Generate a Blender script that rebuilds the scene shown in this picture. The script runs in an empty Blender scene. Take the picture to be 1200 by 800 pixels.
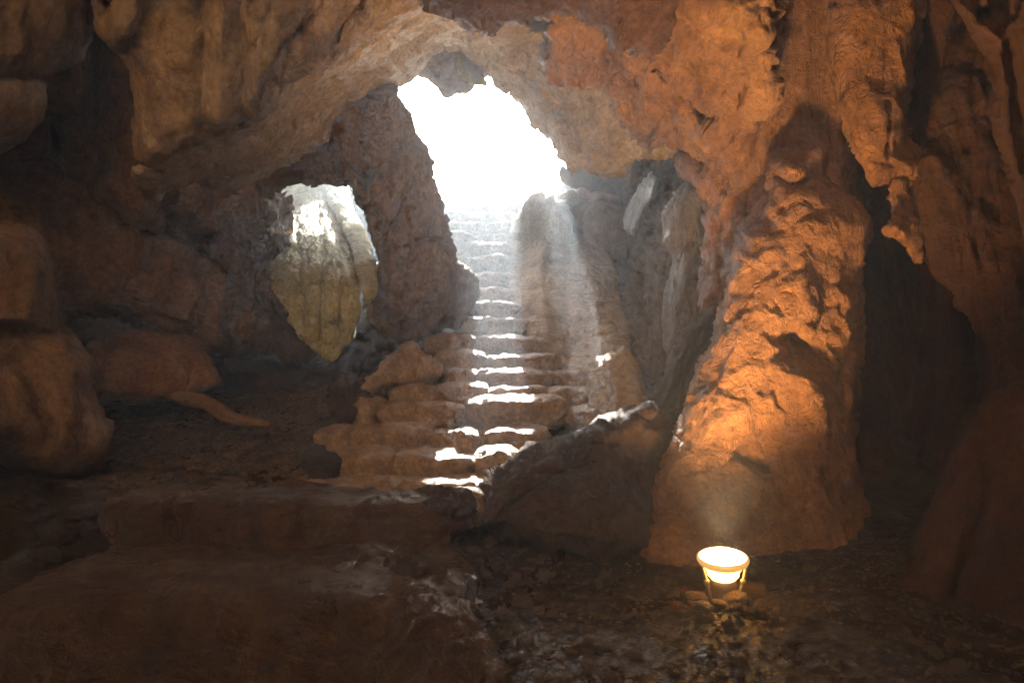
import bpy, math, random
import numpy as np
random.seed(7)
rng = np.random.RandomState(11)
scene = bpy.context.scene
COL = scene.collection

# ------------------------------------------------------------------ camera frame
F = 800.0
PITCH = math.radians(3.58)
CAM = np.array([0.0, 0.0, 1.3])
FW = np.array([0, math.cos(PITCH), math.sin(PITCH)])
UP = np.array([0, -math.sin(PITCH), math.cos(PITCH)])
RT = np.array([1.0, 0, 0])

def P(px, py, D):
    px = np.asarray(px, float); py = np.asarray(py, float); D = np.asarray(D, float)
    a = ((px - 600) / F * D)[..., None]; b = (-(py - 400) / F * D)[..., None]
    return CAM + RT * a + UP * b + FW * D[..., None]

def proj(p):
    q = np.asarray(p, float) - CAM
    D = q @ FW
    return 600 + F * (q @ RT) / D, 400 - F * (q @ UP) / D, D

# ------------------------------------------------------------------ numpy noise
_perm = rng.permutation(256)
_perm = np.concatenate([_perm, _perm, _perm])
_g = rng.normal(size=(256, 3)); _g /= np.linalg.norm(_g, axis=1)[:, None]

def perlin(p):
    p = np.asarray(p, float)
    i = np.floor(p).astype(int); f = p - i; i &= 255
    u = f * f * f * (f * (f * 6 - 15) + 10)
    out = 0
    for dx in (0, 1):
        wx = u[:, 0] if dx else 1 - u[:, 0]
        for dy in (0, 1):
            wy = u[:, 1] if dy else 1 - u[:, 1]
            for dz in (0, 1):
                wz = u[:, 2] if dz else 1 - u[:, 2]
                h = _perm[_perm[_perm[(i[:, 0] + dx) & 255] + ((i[:, 1] + dy) & 255)] + ((i[:, 2] + dz) & 255)]
                g = _g[h]
                d = g[:, 0] * (f[:, 0] - dx) + g[:, 1] * (f[:, 1] - dy) + g[:, 2] * (f[:, 2] - dz)
                out = out + wx * wy * wz * d
    return out * 1.5

def fbm(p, oct=4, ridged=False):
    a, s, t = 1.0, 0.0, 0.0
    q = np.array(p, float)
    for k in range(oct):
        n = perlin(q + 17.3 * k)
        if ridged: n = 1 - 2 * np.abs(n)
        s = s + a * n; t += a; a *= 0.5; q = q * 2.03
    return s / t

# ------------------------------------------------------------------ helpers
def tag(o, label=None, cat=None, group=None, kind=None):
    if label: o['label'] = label
    if cat: o['category'] = cat
    if group: o['group'] = group
    if kind: o['kind'] = kind
    return o

def link_mesh(name, v, f, m, parent=None, origin=None, smooth=True):
    v = np.asarray(v, float)
    if origin is None:
        origin = np.array([v[:, 0].mean(), v[:, 1].mean(), v[:, 2].min()])
    origin = np.asarray(origin, float)
    me = bpy.data.meshes.new(name)
    me.from_pydata((v - origin).tolist(), [], [list(map(int, q)) for q in f])
    me.update()
    if smooth: me.polygons.foreach_set('use_smooth', [True] * len(me.polygons))
    me.materials.append(m)
    o = bpy.data.objects.new(name, me)
    COL.objects.link(o)
    o.location = origin
    if parent is not None:
        o.parent = parent
        o.location = origin - np.array(parent.location)
    return o

def empty(name, loc):
    o = bpy.data.objects.new(name, None); COL.objects.link(o)
    o.location = loc; o.empty_display_size = .1
    return o

def normals(v, f):
    f = np.asarray(f)
    n = np.zeros_like(v)
    if f.shape[1] == 4:
        fn = np.cross(v[f[:, 2]] - v[f[:, 0]], v[f[:, 3]] - v[f[:, 1]])
    else:
        fn = np.cross(v[f[:, 1]] - v[f[:, 0]], v[f[:, 2]] - v[f[:, 0]])
    for k in range(f.shape[1]): np.add.at(n, f[:, k], fn)
    return n / (np.linalg.norm(n, axis=1)[:, None] + 1e-12)

def seg_dist(p, poly, closed=True):
    poly = np.asarray(poly, float)
    a = poly; b = np.roll(poly, -1, 0)
    if not closed: a = poly[:-1]; b = poly[1:]
    best = np.full(len(p), 1e9); near = np.zeros((len(p), 2))
    for s, e in zip(a, b):
        d = e - s; L = d @ d + 1e-9
        t = np.clip(((p - s) @ d) / L, 0, 1)
        c = s + t[:, None] * d
        dd = np.hypot(*(p - c).T)
        m = dd < best
        best[m] = dd[m]; near[m] = c[m]
    return best, near

def inside(p, poly):
    poly = np.asarray(poly, float)
    x, y = p[:, 0], p[:, 1]; r = np.zeros(len(p), bool)
    j = len(poly) - 1
    for i in range(len(poly)):
        xi, yi = poly[i]; xj, yj = poly[j]
        c = ((yi > y) != (yj > y)) & (x < (xj - xi) * (y - yi) / ((yj - yi) + 1e-12) + xi)
        r ^= c; j = i
    return r

def roughen(poly, amp=2.5, step=6, seed=0, chaikin=1):
    p = np.asarray(poly, float)
    for _ in range(chaikin):
        q = np.roll(p, -1, 0)
        p = np.stack([p * .8 + q * .2, p * .2 + q * .8], 1).reshape(-1, 2)
    out = []
    for a, b in zip(p, np.roll(p, -1, 0)):
        n = max(1, int(np.hypot(*(b - a)) / step))
        for k in range(n): out.append(a + (b - a) * k / n)
    out = np.array(out)
    h = np.column_stack([out / 22.0, np.full(len(out), seed * 3.7 + .5)])
    h2 = h + [31.4, 7.7, 0]
    out = out + amp * np.column_stack([fbm(h, 3), fbm(h2, 3)]) * 1.8
    return out

def tps(ctrl, lam=1e-3):
    c = np.asarray(ctrl, float); X = c[:, :2] / 100.0; z = c[:, 2]; n = len(c)
    def U(r2): return r2 * np.log(r2 + 1e-9) * .5
    if n <= 2:
        return lambda p: np.full(len(p), z.mean())
    if n < 4:
        A = np.column_stack([np.ones(n), X]); w, *_ = np.linalg.lstsq(A, z, rcond=None)
        return lambda p: np.column_stack([np.ones(len(p)), p / 100.0]) @ w
    K = U(((X[:, None] - X[None]) ** 2).sum(-1)) + lam * np.eye(n)
    Q = np.column_stack([np.ones(n), X])
    A = np.block([[K, Q], [Q.T, np.zeros((3, 3))]])
    w = np.linalg.lstsq(A, np.concatenate([z, [0, 0, 0]]), rcond=None)[0]
    def f(p):
        q = p / 100.0
        return U(((q[:, None] - X[None]) ** 2).sum(-1)) @ w[:n] + np.column_stack([np.ones(len(q)), q]) @ w[n:]
    return f

def facets(p, seed):
    """broken planes: every cell tilts its own way, blended in a narrow band at the cracks"""
    i = np.floor(p).astype(int); f1 = np.full(len(p), 9.); f2 = np.full(len(p), 9.); v1 = np.zeros(len(p)); v2 = np.zeros(len(p))
    for dx in (-1, 0, 1):
        for dy in (-1, 0, 1):
            for dz in (-1, 0, 1):
                c = i + [dx, dy, dz]
                h = _perm[_perm[_perm[c[:, 0] & 255] + (c[:, 1] & 255)] + (c[:, 2] & 255)]
                q = c + .5 + .45 * _g[h]
                r = p - q; d = np.sqrt((r * r).sum(1)); val = (r * _g[(h + 57 + seed) & 255]).sum(1)
                m = d < f1
                f2 = np.where(m, f1, np.minimum(f2, d)); v2 = np.where(m, v1, np.where(d <= f2, val, v2))
                f1 = np.where(m, d, f1); v1 = np.where(m, val, v1)
    b = np.clip((f2 - f1) / .16, 0, 1) * .5 + .5
    return v1 * b + v2 * (1 - b)

def rockdisp(p, n, amps, flow, seed, freq=1.0):
    """displacement along the normals: big swells, ridges, fine grain; flow stretches it down the wall"""
    s = np.array([1, 1, 1 / flow]) * freq
    q = p * s + seed * 5.13
    warp = np.column_stack([fbm(q * 1.1 + 3, 2), fbm(q * 1.1 + 40, 2), fbm(q * 1.1 + 80, 2)])
    d = amps[0] * fbm(q * 1.0 + .6 * warp, 3)
    d = d + amps[1] * .55 * fbm(q * 3.2 + .9 * warp, 4, ridged=True)
    d = d + amps[0] * .55 * facets(q * 2.1 + .35 * warp, seed) + amps[1] * .6 * facets(q * 6.3 + .5 * warp, seed + 5)
    d = d + amps[2] * fbm(q * 13 + 1.5 * warp, 3)
    return p + n * d[:, None]

def mass(name, label, cat, outline, ctrl, T, Tb, m, R=None, s=4.0, feats=(), amps=(.12, .05, .015), flow=1.6,
         rough=2.5, chaikin=1, seed=None, freq=1.0, parent=None, power=.5, group=None):
    """a solid body of rock: its outline, how deep it stands, how far it bulges forward (T) and back (Tb)"""
    if seed is None: seed = (sum(map(ord, name)) + int(abs(outline[0][0]) + abs(outline[0][1]))) % 97
    poly = roughen(outline, rough, max(4, s), seed, chaikin)
    x0, y0 = poly.min(0) - s; x1, y1 = poly.max(0) + s
    xs = np.arange(x0, x1 + s, s); ys = np.arange(y0, y1 + s, s)
    gx, gy = np.meshgrid(xs, ys); V = np.column_stack([gx.ravel(), gy.ravel()])
    nx, ny = len(xs), len(ys)
    idx = np.arange(nx * ny).reshape(ny, nx)
    quads = np.column_stack([idx[:-1, :-1].ravel(), idx[1:, :-1].ravel(), idx[1:, 1:].ravel(), idx[:-1, 1:].ravel()])
    cen = V[quads].mean(1)
    quads = quads[inside(cen, poly)]
    used = np.unique(quads)
    mp = -np.ones(len(V), int); mp[used] = np.arange(len(used)); V = V[used]; quads = mp[quads]
    ins = inside(V, poly)
    d, near = seg_dist(V, poly)
    sn = (~ins) | (d < .3 * s)
    V[sn] = near[sn]; d = np.where(sn, 0, d)
    # open edges of the patch
    E = np.concatenate([quads[:, [0, 1]], quads[:, [1, 2]], quads[:, [2, 3]], quads[:, [3, 0]]])
    key = set(map(tuple, E.tolist()))
    border = [(a, b) for a, b in key if (b, a) not in key]
    if R is None: R = max(d.max() * .8, 1)
    t = np.clip(d / R, 0, 1)
    h = (1 - (1 - t) ** 2) ** power
    cz = np.array(ctrl, float)[:, 2]
    D = np.clip(tps(ctrl)(V), cz.min() - .25, cz.max() + .25)
    off = np.zeros(len(V))
    for pl, w, amp in feats:
        dd, _ = seg_dist(V, np.array(pl, float) + 0.0, closed=False)
        dd = dd + 3.0 * fbm(np.column_stack([V / 18.0, np.full(len(V), seed + .3)]), 2)
        off += amp * np.exp(-(dd / w) ** 2)
    front = P(V[:, 0], V[:, 1], D - T * h - off * np.clip(t * 3, 0, 1))
    back = P(V[:, 0], V[:, 1], D + .01 + Tb * h)
    n = len(V)
    v = np.concatenate([front, back])
    f = np.concatenate([quads, quads[:, ::-1] + n] + ([np.array([[b, a, a + n, b + n] for a, b in border])]))
    nn = normals(v, f)
    v = rockdisp(v, nn, amps, flow, seed, freq)
    o = link_mesh(name, v, f, m, parent)
    if parent is None: tag(o, label, cat, group)
    elif label: o['label'] = label
    return o

def cube_grid(n):
    V = {}; vs = []; fs = []
    def vid(p):
        k = tuple(np.round(p, 6))
        if k not in V: V[k] = len(vs); vs.append(p)
        return V[k]
    g = np.linspace(-1, 1, n + 1)
    for ax in range(3):
        for sg in (-1, 1):
            for i in range(n):
                for j in range(n):
                    q = []
                    for a, b in ((i, j), (i + 1, j), (i + 1, j + 1), (i, j + 1)):
                        p = [0, 0, 0]; p[ax] = sg; p[(ax + 1) % 3] = g[a]; p[(ax + 2) % 3] = g[b]
                        q.append(vid(p))
                    if sg < 0: q = q[::-1]
                    fs.append(q)
    return np.array(vs, float), np.array(fs)
_cg = {}
def rbox(center, size, k=5.0, n=14, amps=(.05, .03, .01), seed=1, flow=1.0, rot=0.0, freq=1.5, taper=0.0, tilt=0.0):
    """rounded irregular block"""
    if n not in _cg: _cg[n] = cube_grid(n)
    v0, f = _cg[n]
    v = np.tan(v0 * .72) / math.tan(.72)
    r = (np.abs(v) ** k).sum(1) ** (1 / k)
    v = v / r[:, None]
    v = v * np.array(size) / 2
    if taper: v[:, :2] *= (1 - taper * (v[:, 2] / size[2] + .5))[:, None]
    if tilt: v[:, 2] += v[:, 0] * tilt
    c, s_ = math.cos(rot), math.sin(rot)
    v = np.column_stack([v[:, 0] * c - v[:, 1] * s_, v[:, 0] * s_ + v[:, 1] * c, v[:, 2]]) + np.array(center)
    return rockdisp(v, normals(v, f), amps, flow, seed, freq), f

# ------------------------------------------------------------------ materials
def lin(c): return tuple(((x / 255) / 12.92 if x / 255 <= .04045 else ((x / 255 + .055) / 1.055) ** 2.4) for x in c)

def rock_mat(name, c1, c2, c3, rough=.75, bump=1.0, streak=.35, flow=4.0, scale=1.0, spec=.3, pits=.5, strata=0.0, wet=0.0, dark=(.10, .055, .03)):
    c1, c2, c3 = [(c[0] * 1.06, c[1] * .96, c[2] * .74) for c in (c1, c2, c3)]
    m = bpy.data.materials.new(name); m.use_nodes = True
    N = m.node_tree.nodes; L = m.node_tree.links
    b = N['Principled BSDF']
    tc = N.new('ShaderNodeTexCoord')
    def mapping(sc, rot=(0, 0, 0)):
        q = N.new('ShaderNodeMapping'); q.inputs['Scale'].default_value = sc; q.inputs['Rotation'].default_value = rot
        L.new(tc.outputs['Object'], q.inputs['Vector']); return q.outputs[0]
    def noise(vec, s, det=6, ro=.55, dist=0.0):
        q = N.new('ShaderNodeTexNoise'); q.inputs['Scale'].default_value = s; q.inputs['Detail'].default_value = det
        q.inputs['Roughness'].default_value = ro; q.inputs['Distortion'].default_value = dist
        L.new(vec, q.inputs['Vector']); return q.outputs[0]
    def ramp(f, stops):
        q = N.new('ShaderNodeValToRGB'); cr = q.color_ramp
        while len(cr.elements) < len(stops): cr.elements.new(.5)
        for e, (p_, c_) in zip(cr.elements, stops): e.position = p_; e.color = tuple(c_) + (1,) if len(c_) == 3 else c_
        L.new(f, q.inputs[0]); return q.outputs[0]
    def mix(a, b_, fac, mode='MIX'):
        q = N.new('ShaderNodeMix'); q.data_type = 'RGBA'; q.blend_type = mode
        if isinstance(fac, float): q.inputs[0].default_value = fac
        else: L.new(fac, q.inputs[0])
        for s_, x in ((6, a), (7, b_)):
            if isinstance(x, tuple): q.inputs[s_].default_value = x + (1,)
            else: L.new(x, q.inputs[s_])
        return q.outputs[2]
    def math_(op, a, b_):
        q = N.new('ShaderNodeMath'); q.operation = op
        for s_, x in ((0, a), (1, b_)):
            if isinstance(x, (int, float)): q.inputs[s_].default_value = x
            else: L.new(x, q.inputs[s_])
        return q.outputs[0]
    o = mapping((1, 1, 1)); fl = mapping((1, 1, 1 / flow))
    base = ramp(noise(o, 1.3 * scale, 8, .6, .6), [(.3, c1), (.5, c2), (.72, c3)])
    st = ramp(noise(fl, 5 * scale, 7, .65, .4), [(.38, (1, 1, 1)), (.6, (0, 0, 0))])
    base = mix(base, dark, math_('MULTIPLY', st, streak))
    fine = ramp(noise(o, 22 * scale, 6, .7), [(.34, (.38, .36, .34)), (.5, (.9, .9, .9)), (.64, (1.25, 1.25, 1.25))])
    base = mix(base, fine, .55, 'MULTIPLY')
    mid = ramp(noise(o, 6 * scale, 8, .72, .8), [(.36, (.5, .47, .44)), (.52, (1, 1, 1)), (.68, (1.2, 1.18, 1.12))])
    base = mix(base, mid, .5, 'MULTIPLY')
    pale = ramp(noise(fl, 2.2 * scale, 8, .7, 1.2), [(.56, (0, 0, 0)), (.72, (1, 1, 1))])
    base = mix(base, tuple(min(1, x * 1.5 + .03) for x in c3), math_('MULTIPLY', pale, .35))
    L.new(base, b.inputs['Base Color'])
    # relief
    h = math_('MULTIPLY', noise(o, 7 * scale, 9, .7, .3), .8)
    h = math_('ADD', h, math_('MULTIPLY', noise(fl, 18 * scale, 7, .72, .4), .55))
    h = math_('ADD', h, math_('MULTIPLY', noise(o, 75 * scale, 5, .75), .22))
    if pits:
        vo = N.new('ShaderNodeTexVoronoi'); vo.feature = 'F1'; vo.inputs['Scale'].default_value = 14 * scale
        wv = N.new('ShaderNodeVectorMath'); wv.operation = 'ADD'
        nz = N.new('ShaderNodeTexNoise'); nz.inputs['Scale'].default_value = 5; L.new(o, nz.inputs['Vector'])
        sc_ = N.new('ShaderNodeVectorMath'); sc_.operation = 'SCALE'; sc_.inputs['Scale'].default_value = .35
        L.new(nz.outputs[1], sc_.inputs[0]); L.new(o, wv.inputs[0]); L.new(sc_.outputs[0], wv.inputs[1]); L.new(wv.outputs[0], vo.inputs['Vector'])
        pit = ramp(vo.outputs['Distance'], [(.05, (0, 0, 0)), (.4, (1, 1, 1))])
        msk = ramp(noise(o, 2.5, 4), [(.45, (0, 0, 0)), (.6, (1, 1, 1))])
        h = math_('ADD', h, math_('MULTIPLY', math_('MULTIPLY', pit, msk), .3 * pits))
    if strata:
        sv = mapping((.8, .8, 9), (.25, .18, 0))
        h = math_('ADD', h, math_('MULTIPLY', noise(sv, 3, 6, .6, .5), strata))
    bp = N.new('ShaderNodeBump'); bp.inputs['Strength'].default_value = 1.0; bp.inputs['Distance'].default_value = .125 * bump
    L.new(h, bp.inputs['Height']); L.new(bp.outputs[0], b.inputs['Normal'])
    if wet:
        w = ramp(noise(fl, 3, 6, .65, .5), [(.42, (rough,) * 3), (.6, (rough * (1 - wet),) * 3)])
        L.new(w, b.inputs['Roughness'])
    else:
        b.inputs['Roughness'].default_value = rough
    b.inputs['Specular IOR Level'].default_value = spec
    return m

M = {}
M['ceil'] = rock_mat('smooth_limestone', (.48, .37, .29), (.60, .49, .40), (.70, .60, .51), .7, .7, .25, 1.5, .8, strata=.7, pits=.2)
M['drape'] = rock_mat('drapery_limestone', (.32, .22, .16), (.43, .32, .24), (.53, .42, .33), .75, .8, .5, 6, .9, pits=.2)
M['wall'] = rock_mat('brown_limestone', (.20, .11, .055), (.30, .175, .09), (.38, .25, .14), .8, 1.1, .45, 1.5, 1.0)
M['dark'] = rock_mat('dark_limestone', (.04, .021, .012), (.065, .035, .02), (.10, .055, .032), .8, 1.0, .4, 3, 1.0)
M['flow_shade'] = rock_mat('shaded_flowstone', (.075, .032, .015), (.115, .052, .024), (.16, .078, .038), .7, 1.1, .6, 6, 1.0, pits=.6, dark=(.06, .025, .012))  # darker copy of the ochre flowstone, shade of the right side put into colour
M['back'] = rock_mat('back_wall_rock', (.12, .075, .045), (.19, .125, .08), (.26, .18, .12), .8, 1.1, .5, 4, 1.0)
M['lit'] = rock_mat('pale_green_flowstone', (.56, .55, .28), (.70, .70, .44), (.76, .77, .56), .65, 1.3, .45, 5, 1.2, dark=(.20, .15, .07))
M['column'] = rock_mat('ochre_column_rock', (.30, .14, .06), (.43, .21, .095), (.54, .29, .145), .6, 1.4, .5, 1.3, 1.2, spec=.4, pits=1.2, dark=(.14, .06, .025))
M['flow'] = rock_mat('ochre_flowstone', (.26, .13, .06), (.38, .20, .095), (.48, .28, .14), .65, 1.0, .5, 5, 1.0, spec=.4, pits=.4, dark=(.12, .05, .025))
M['step'] = rock_mat('step_stone', (.46, .29, .18), (.60, .42, .28), (.70, .54, .39), .42, 1.0, .4, 1.2, 1.4, spec=.6, dark=(.16, .08, .04))
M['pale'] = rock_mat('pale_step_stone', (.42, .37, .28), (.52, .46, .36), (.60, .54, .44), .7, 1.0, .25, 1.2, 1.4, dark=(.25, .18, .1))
M['mud'] = rock_mat('trodden_clay', (.07, .04, .023), (.115, .068, .042), (.165, .105, .07), .4, .8, .3, 1, 1.5, spec=.5, wet=.5, dark=(.06, .035, .02))
M['wetwall'] = rock_mat('wet_grey_wall', (.15, .125, .10), (.21, .185, .155), (.28, .26, .23), .65, .9, .6, 7, .9, spec=.6, wet=.5, dark=(.12, .08, .05))
M['ground'] = rock_mat('damp_cave_floor', (.045, .026, .015), (.075, .045, .027), (.12, .075, .048), .45, 1.8, .3, 1, 2.2, spec=.5, wet=.6, pits=1.5, dark=(.06, .035, .02))
M['gravel'] = rock_mat('gravel_stone', (.08, .05, .032), (.18, .12, .08), (.34, .25, .17), .6, .5, .2, 1, 7, spec=.5)
M['root'] = rock_mat('root_bark', (.20, .11, .06), (.30, .17, .09), (.36, .22, .12), .75, .6, .4, 1, 3)
M['shell'] = rock_mat('cave_rock', (.14, .085, .05), (.22, .14, .085), (.30, .20, .13), .85, 1.3, .4, 2, .7)
M['rear_bounce'] = rock_mat('ochre_bounce_rock', (.74, .48, .24), (.82, .56, .30), (.88, .64, .38), .8, 1.0, .1, 1.5, .8)  # kept bright so the added wall behind the camera bounces sunlight
M['yellow_tint'] = rock_mat('yellow_rock', (.50, .38, .05), (.65, .52, .08), (.75, .62, .12), .8, 1.0, .2, 1, 4, dark=(.25, .2, .03))
def simple(name, col, rough, metal=0, em=None, es=0):
    m = bpy.data.materials.new(name); m.use_nodes = True; b = m.node_tree.nodes['Principled BSDF']
    b.inputs['Base Color'].default_value = col + (1,); b.inputs['Roughness'].default_value = rough; b.inputs['Metallic'].default_value = metal
    nz = m.node_tree.nodes.new('ShaderNodeTexNoise'); nz.inputs['Scale'].default_value = 60
    bp = m.node_tree.nodes.new('ShaderNodeBump'); bp.inputs['Distance'].default_value = .001
    m.node_tree.links.new(nz.outputs[0], bp.inputs['Height']); m.node_tree.links.new(bp.outputs[0], b.inputs['Normal'])
    if em: b.inputs['Emission Color'].default_value = em + (1,); b.inputs['Emission Strength'].default_value = es
    return m

# ------------------------------------------------------------------ stairs data: (front depth, top y px, x0, x1, stones boundaries, riser bottom px)
STEPS = [
 (5.35, 529, 362, [(362, 388, 6), (386, 458, 0), (459, 560, 0), (557, 612, 0)], 569, 'pale'),
 (5.85, 502, 363, [(363, 412, 2), (409, 500, -2), (501, 562, 2), (560, 645, -1)], 533, 's'),
 (6.35, 473, 408, [(410, 442, -4), (438, 546, 0), (545, 664, -9), (664, 706, 3)], 502, 's'),
 (6.85, 450, 450, [(452, 512, 1), (510, 570, -1), (568, 640, 1), (640, 715, 5)], 475, 's'),
 (7.30, 433, 510, [(508, 560, 0), (558, 652, 0), (650, 690, 2), (690, 735, 6)], 454, 's'),
 (7.80, 412, 510, [(510, 570, -3), (568, 655, 2)], 434, 's'),
 (8.30, 390, 498, [(496, 560, -1), (558, 642, 3)], 413, 's'),
 (8.80, 370, 543, [(532, 622, 0)], 391, 's'),
 (9.30, 352, 545, [(535, 610, 0)], 370, 's'),
 (9.80, 337, 555, [(545, 606, 0)], 352, 's'),
 (10.3, 317, 565, [(550, 604, 0)], 337, 's'),
 (10.8, 298, 530, [(528, 562, 0), (560, 598, -2)], 318, 'p'),
 (11.3, 284, 530, [(522, 552, 2), (550, 600, -1)], 299, 'p'),
 (11.8, 271, 530, [(515, 556, 0), (554, 602, 2)], 285, 'p'),
 (12.3, 259, 520, [(508, 570, 0), (568, 606, 0)], 272, 'p'),
 (12.8, 246, 520, [(505, 560, 0), (558, 608, 1)], 260, 'p'),
 (13.4, 236, 510, [(500, 550, 0), (548, 612, 1)], 247, 'p'),
]
def zof(py, D): return float(P(600, py, D)[2])

# ------------------------------------------------------------------ ground
gc = [(0, 0, 0), (3, 0, 0), (-4, 0, .1), (-4, -6, 0), (4, -6, 0), (0, 3, 0), (2, 3, 0), (3.5, 4, .05), (1.3, 4.2, -.03), (0, 4.5, .02),
      (-.8, 3.1, -.3), (-1.6, 3.2, -.4), (-2.8, 3.2, -.35), (-1, 2.4, -.4), (-3.5, 4, .35), (.5, 5, .15), (2.5, 5, .2), (4.5, 6, .6), (-1, 4.2, .1), (-.2, 5, .2)]
for px, py, D in ((200, 560, 5.5), (300, 500, 7), (350, 462, 8.5), (150, 480, 7.5), (100, 600, 4.6), (340, 560, 5.4), (20, 480, 8), (250, 455, 9.5), (730, 500, 6.6), (800, 470, 7.5), (700, 560, 5.6)):
    q = P(px, py, D); gc.append(tuple(q))
for D, ty, *_ in STEPS:
    z = zof(ty, D)
    for x in (-1.2, -.5, .3, 1.0): gc.append((x if D < 8 else x * .8, D + .35, z - .28))
gc += [(-3, 11, 2.2), (3, 10, 2.5), (-6, 9, 1.3), (6, 9, 1.6), (-5, 14, 4.2), (5, 14, 4.4), (0, 16, 5.0), (-6, 20, 5.1), (6, 20, 5.1), (0, 26, 5.2), (-8, 3, .8), (8, 3, .5), (-8, 34, 5.2), (8, 34, 5.2)]
gc += [(-2, 4.1, -.1), (-1, 4.1, -.1), (-1.6, 3.7, -.15), (-2.1, 4.8, .2), (-1, 4.8, .2), (-.4, 3.8, 0), (1.2, 3.9, .06), (.9, 3.8, .05), (1.5, 4.0, .06), (.4, 3.2, -.02), (1.2, 3.0, 0)]
gc = np.array(gc)
gz = tps(np.column_stack([gc[:, 0] * 100, gc[:, 1] * 100, gc[:, 2]]), lam=.02)
def ground_z(x, y):
    p = np.column_stack([np.atleast_1d(x), np.atleast_1d(y)]).astype(float)
    z = np.clip(gz(p * 100), -.5, 5.4)
    far = np.clip((np.abs(p[:, 0]) - 9) / 4, 0, 1)
    z = z * (1 - far) + far * np.where(p[:, 1] > 12, 5.2, 1.0)
    q = np.column_stack([p, np.zeros(len(p))])
    z = z + .05 * fbm(q * 1.3 + 5, 3) + .035 * fbm(q * 4.2 + 9, 4, ridged=True) + .014 * fbm(q * 17, 3)
    return z
xs = np.concatenate([np.arange(-22, -5, 1.0), np.arange(-5, -3, .12), np.arange(-3, 3.2, .035), np.arange(3.2, 6, .12), np.arange(6, 22.1, 1.0)])
ys = np.concatenate([np.arange(-8, 2, .5), np.arange(2, 6.5, .03), np.arange(6.5, 10, .06), np.arange(10, 16, .2), np.arange(16, 40.1, 1.0)])
gx, gy = np.meshgrid(xs, ys)
gv = np.column_stack([gx.ravel(), gy.ravel(), np.zeros(gx.size)])
for a in range(0, len(gv), 20000): gv[a:a + 20000, 2] = ground_z(gv[a:a + 20000, 0], gv[a:a + 20000, 1])
idx = np.arange(gx.size).reshape(gx.shape)
gf = np.column_stack([idx[:-1, :-1].ravel(), idx[:-1, 1:].ravel(), idx[1:, 1:].ravel(), idx[1:, :-1].ravel()])
tag(link_mesh('ground', gv, gf, M['ground'], origin=(0, 0, 0)), 'damp uneven cave floor rising toward the daylight opening', 'ground', kind='structure')

# ------------------------------------------------------------------ cave shell with its openings, one of them added behind the camera
SUNV = np.array([594.0, -40.0])
sd = P(SUNV[0], SUNV[1], 1.0) - CAM; sd /= np.linalg.norm(sd)
nu, nv = 220, 110
u = np.linspace(0, 2 * math.pi, nu, endpoint=False); w = np.linspace(-.35, 1, nv) * math.pi / 2
uu, ww = np.meshgrid(u, w)
e = .75
def sp(c): return np.sign(c) * np.abs(c) ** e
sx = 7.4 * sp(np.cos(uu)) * np.cos(ww) ** .8; sy = 4.6 + 9.0 * sp(np.sin(uu)) * np.cos(ww) ** .8; ts_ = np.clip((sy - 4.9) / 1.6, 0, 1); sz = 2.2 + np.where(ww > 0, 3.0 + 3.3 * ts_ * ts_ * (3 - 2 * ts_), 6) * np.sin(ww)
sv = np.column_stack([sx.ravel(), sy.ravel(), sz.ravel()])
idx = np.arange(nu * nv).reshape(nv, nu)
nx_ = np.roll(idx, -1, 1)
sf = np.column_stack([idx[:-1].ravel(), idx[1:].ravel(), nx_[1:].ravel(), nx_[:-1].ravel()])   # faces look inward
sv = rockdisp(sv, normals(sv, sf), (.5, .18, .03), 1.2, 3, .7)
c = sv[sf].mean(1); cpx, cpy, cD = proj(c)
HOLE = [(478, 235), (472, 236), (300, 240), (300, 130), (462, 90), (470, 60), (560, 50), (640, 100), (675, 185), (690, 262), (480, 262)]
gone = inside(np.column_stack([cpx, cpy]), HOLE) & (cD > 6)
gone |= (c[:, 2] > 4.6) & (c[:, 0] > -3.8) & (c[:, 0] < -1.2) & (c[:, 1] > 7.2) & (c[:, 1] < 10.4)
gone |= (c[:, 2] > 2.3) & (c[:, 0] > -5.0) & (c[:, 0] < 1.6) & (c[:, 1] > -6) & (c[:, 1] < .7)  # unseen roof opening added so the sun reaches the bounce wall
gone |= (c[:, 2] < ground_z(c[:, 0], c[:, 1]) - .8)
sf2 = sf[~gone]
shell = link_mesh('cave_wall', sv, sf2, M['shell'], origin=(0, 0, 0))
md = shell.modifiers.new('thickness', 'SOLIDIFY'); md.thickness = .7; md.offset = -1
tag(shell, 'dark brown rock wall and roof closing the chamber behind the nearer rocks', 'cave wall', kind='structure')

rv, rf = rbox((-1.5, -3.5, 2.8), (10.5, .8, 6.4), 6, 30, (.2, .1, .03), 77, 1, 0, .8)
tag(link_mesh('cave_wall', rv, rf, M['rear_bounce']), 'unseen ochre wall added behind the viewpoint to bounce warm sunlight', 'cave wall', kind='structure')  # not part of the view, added as a warm reflector for the steps
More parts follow.
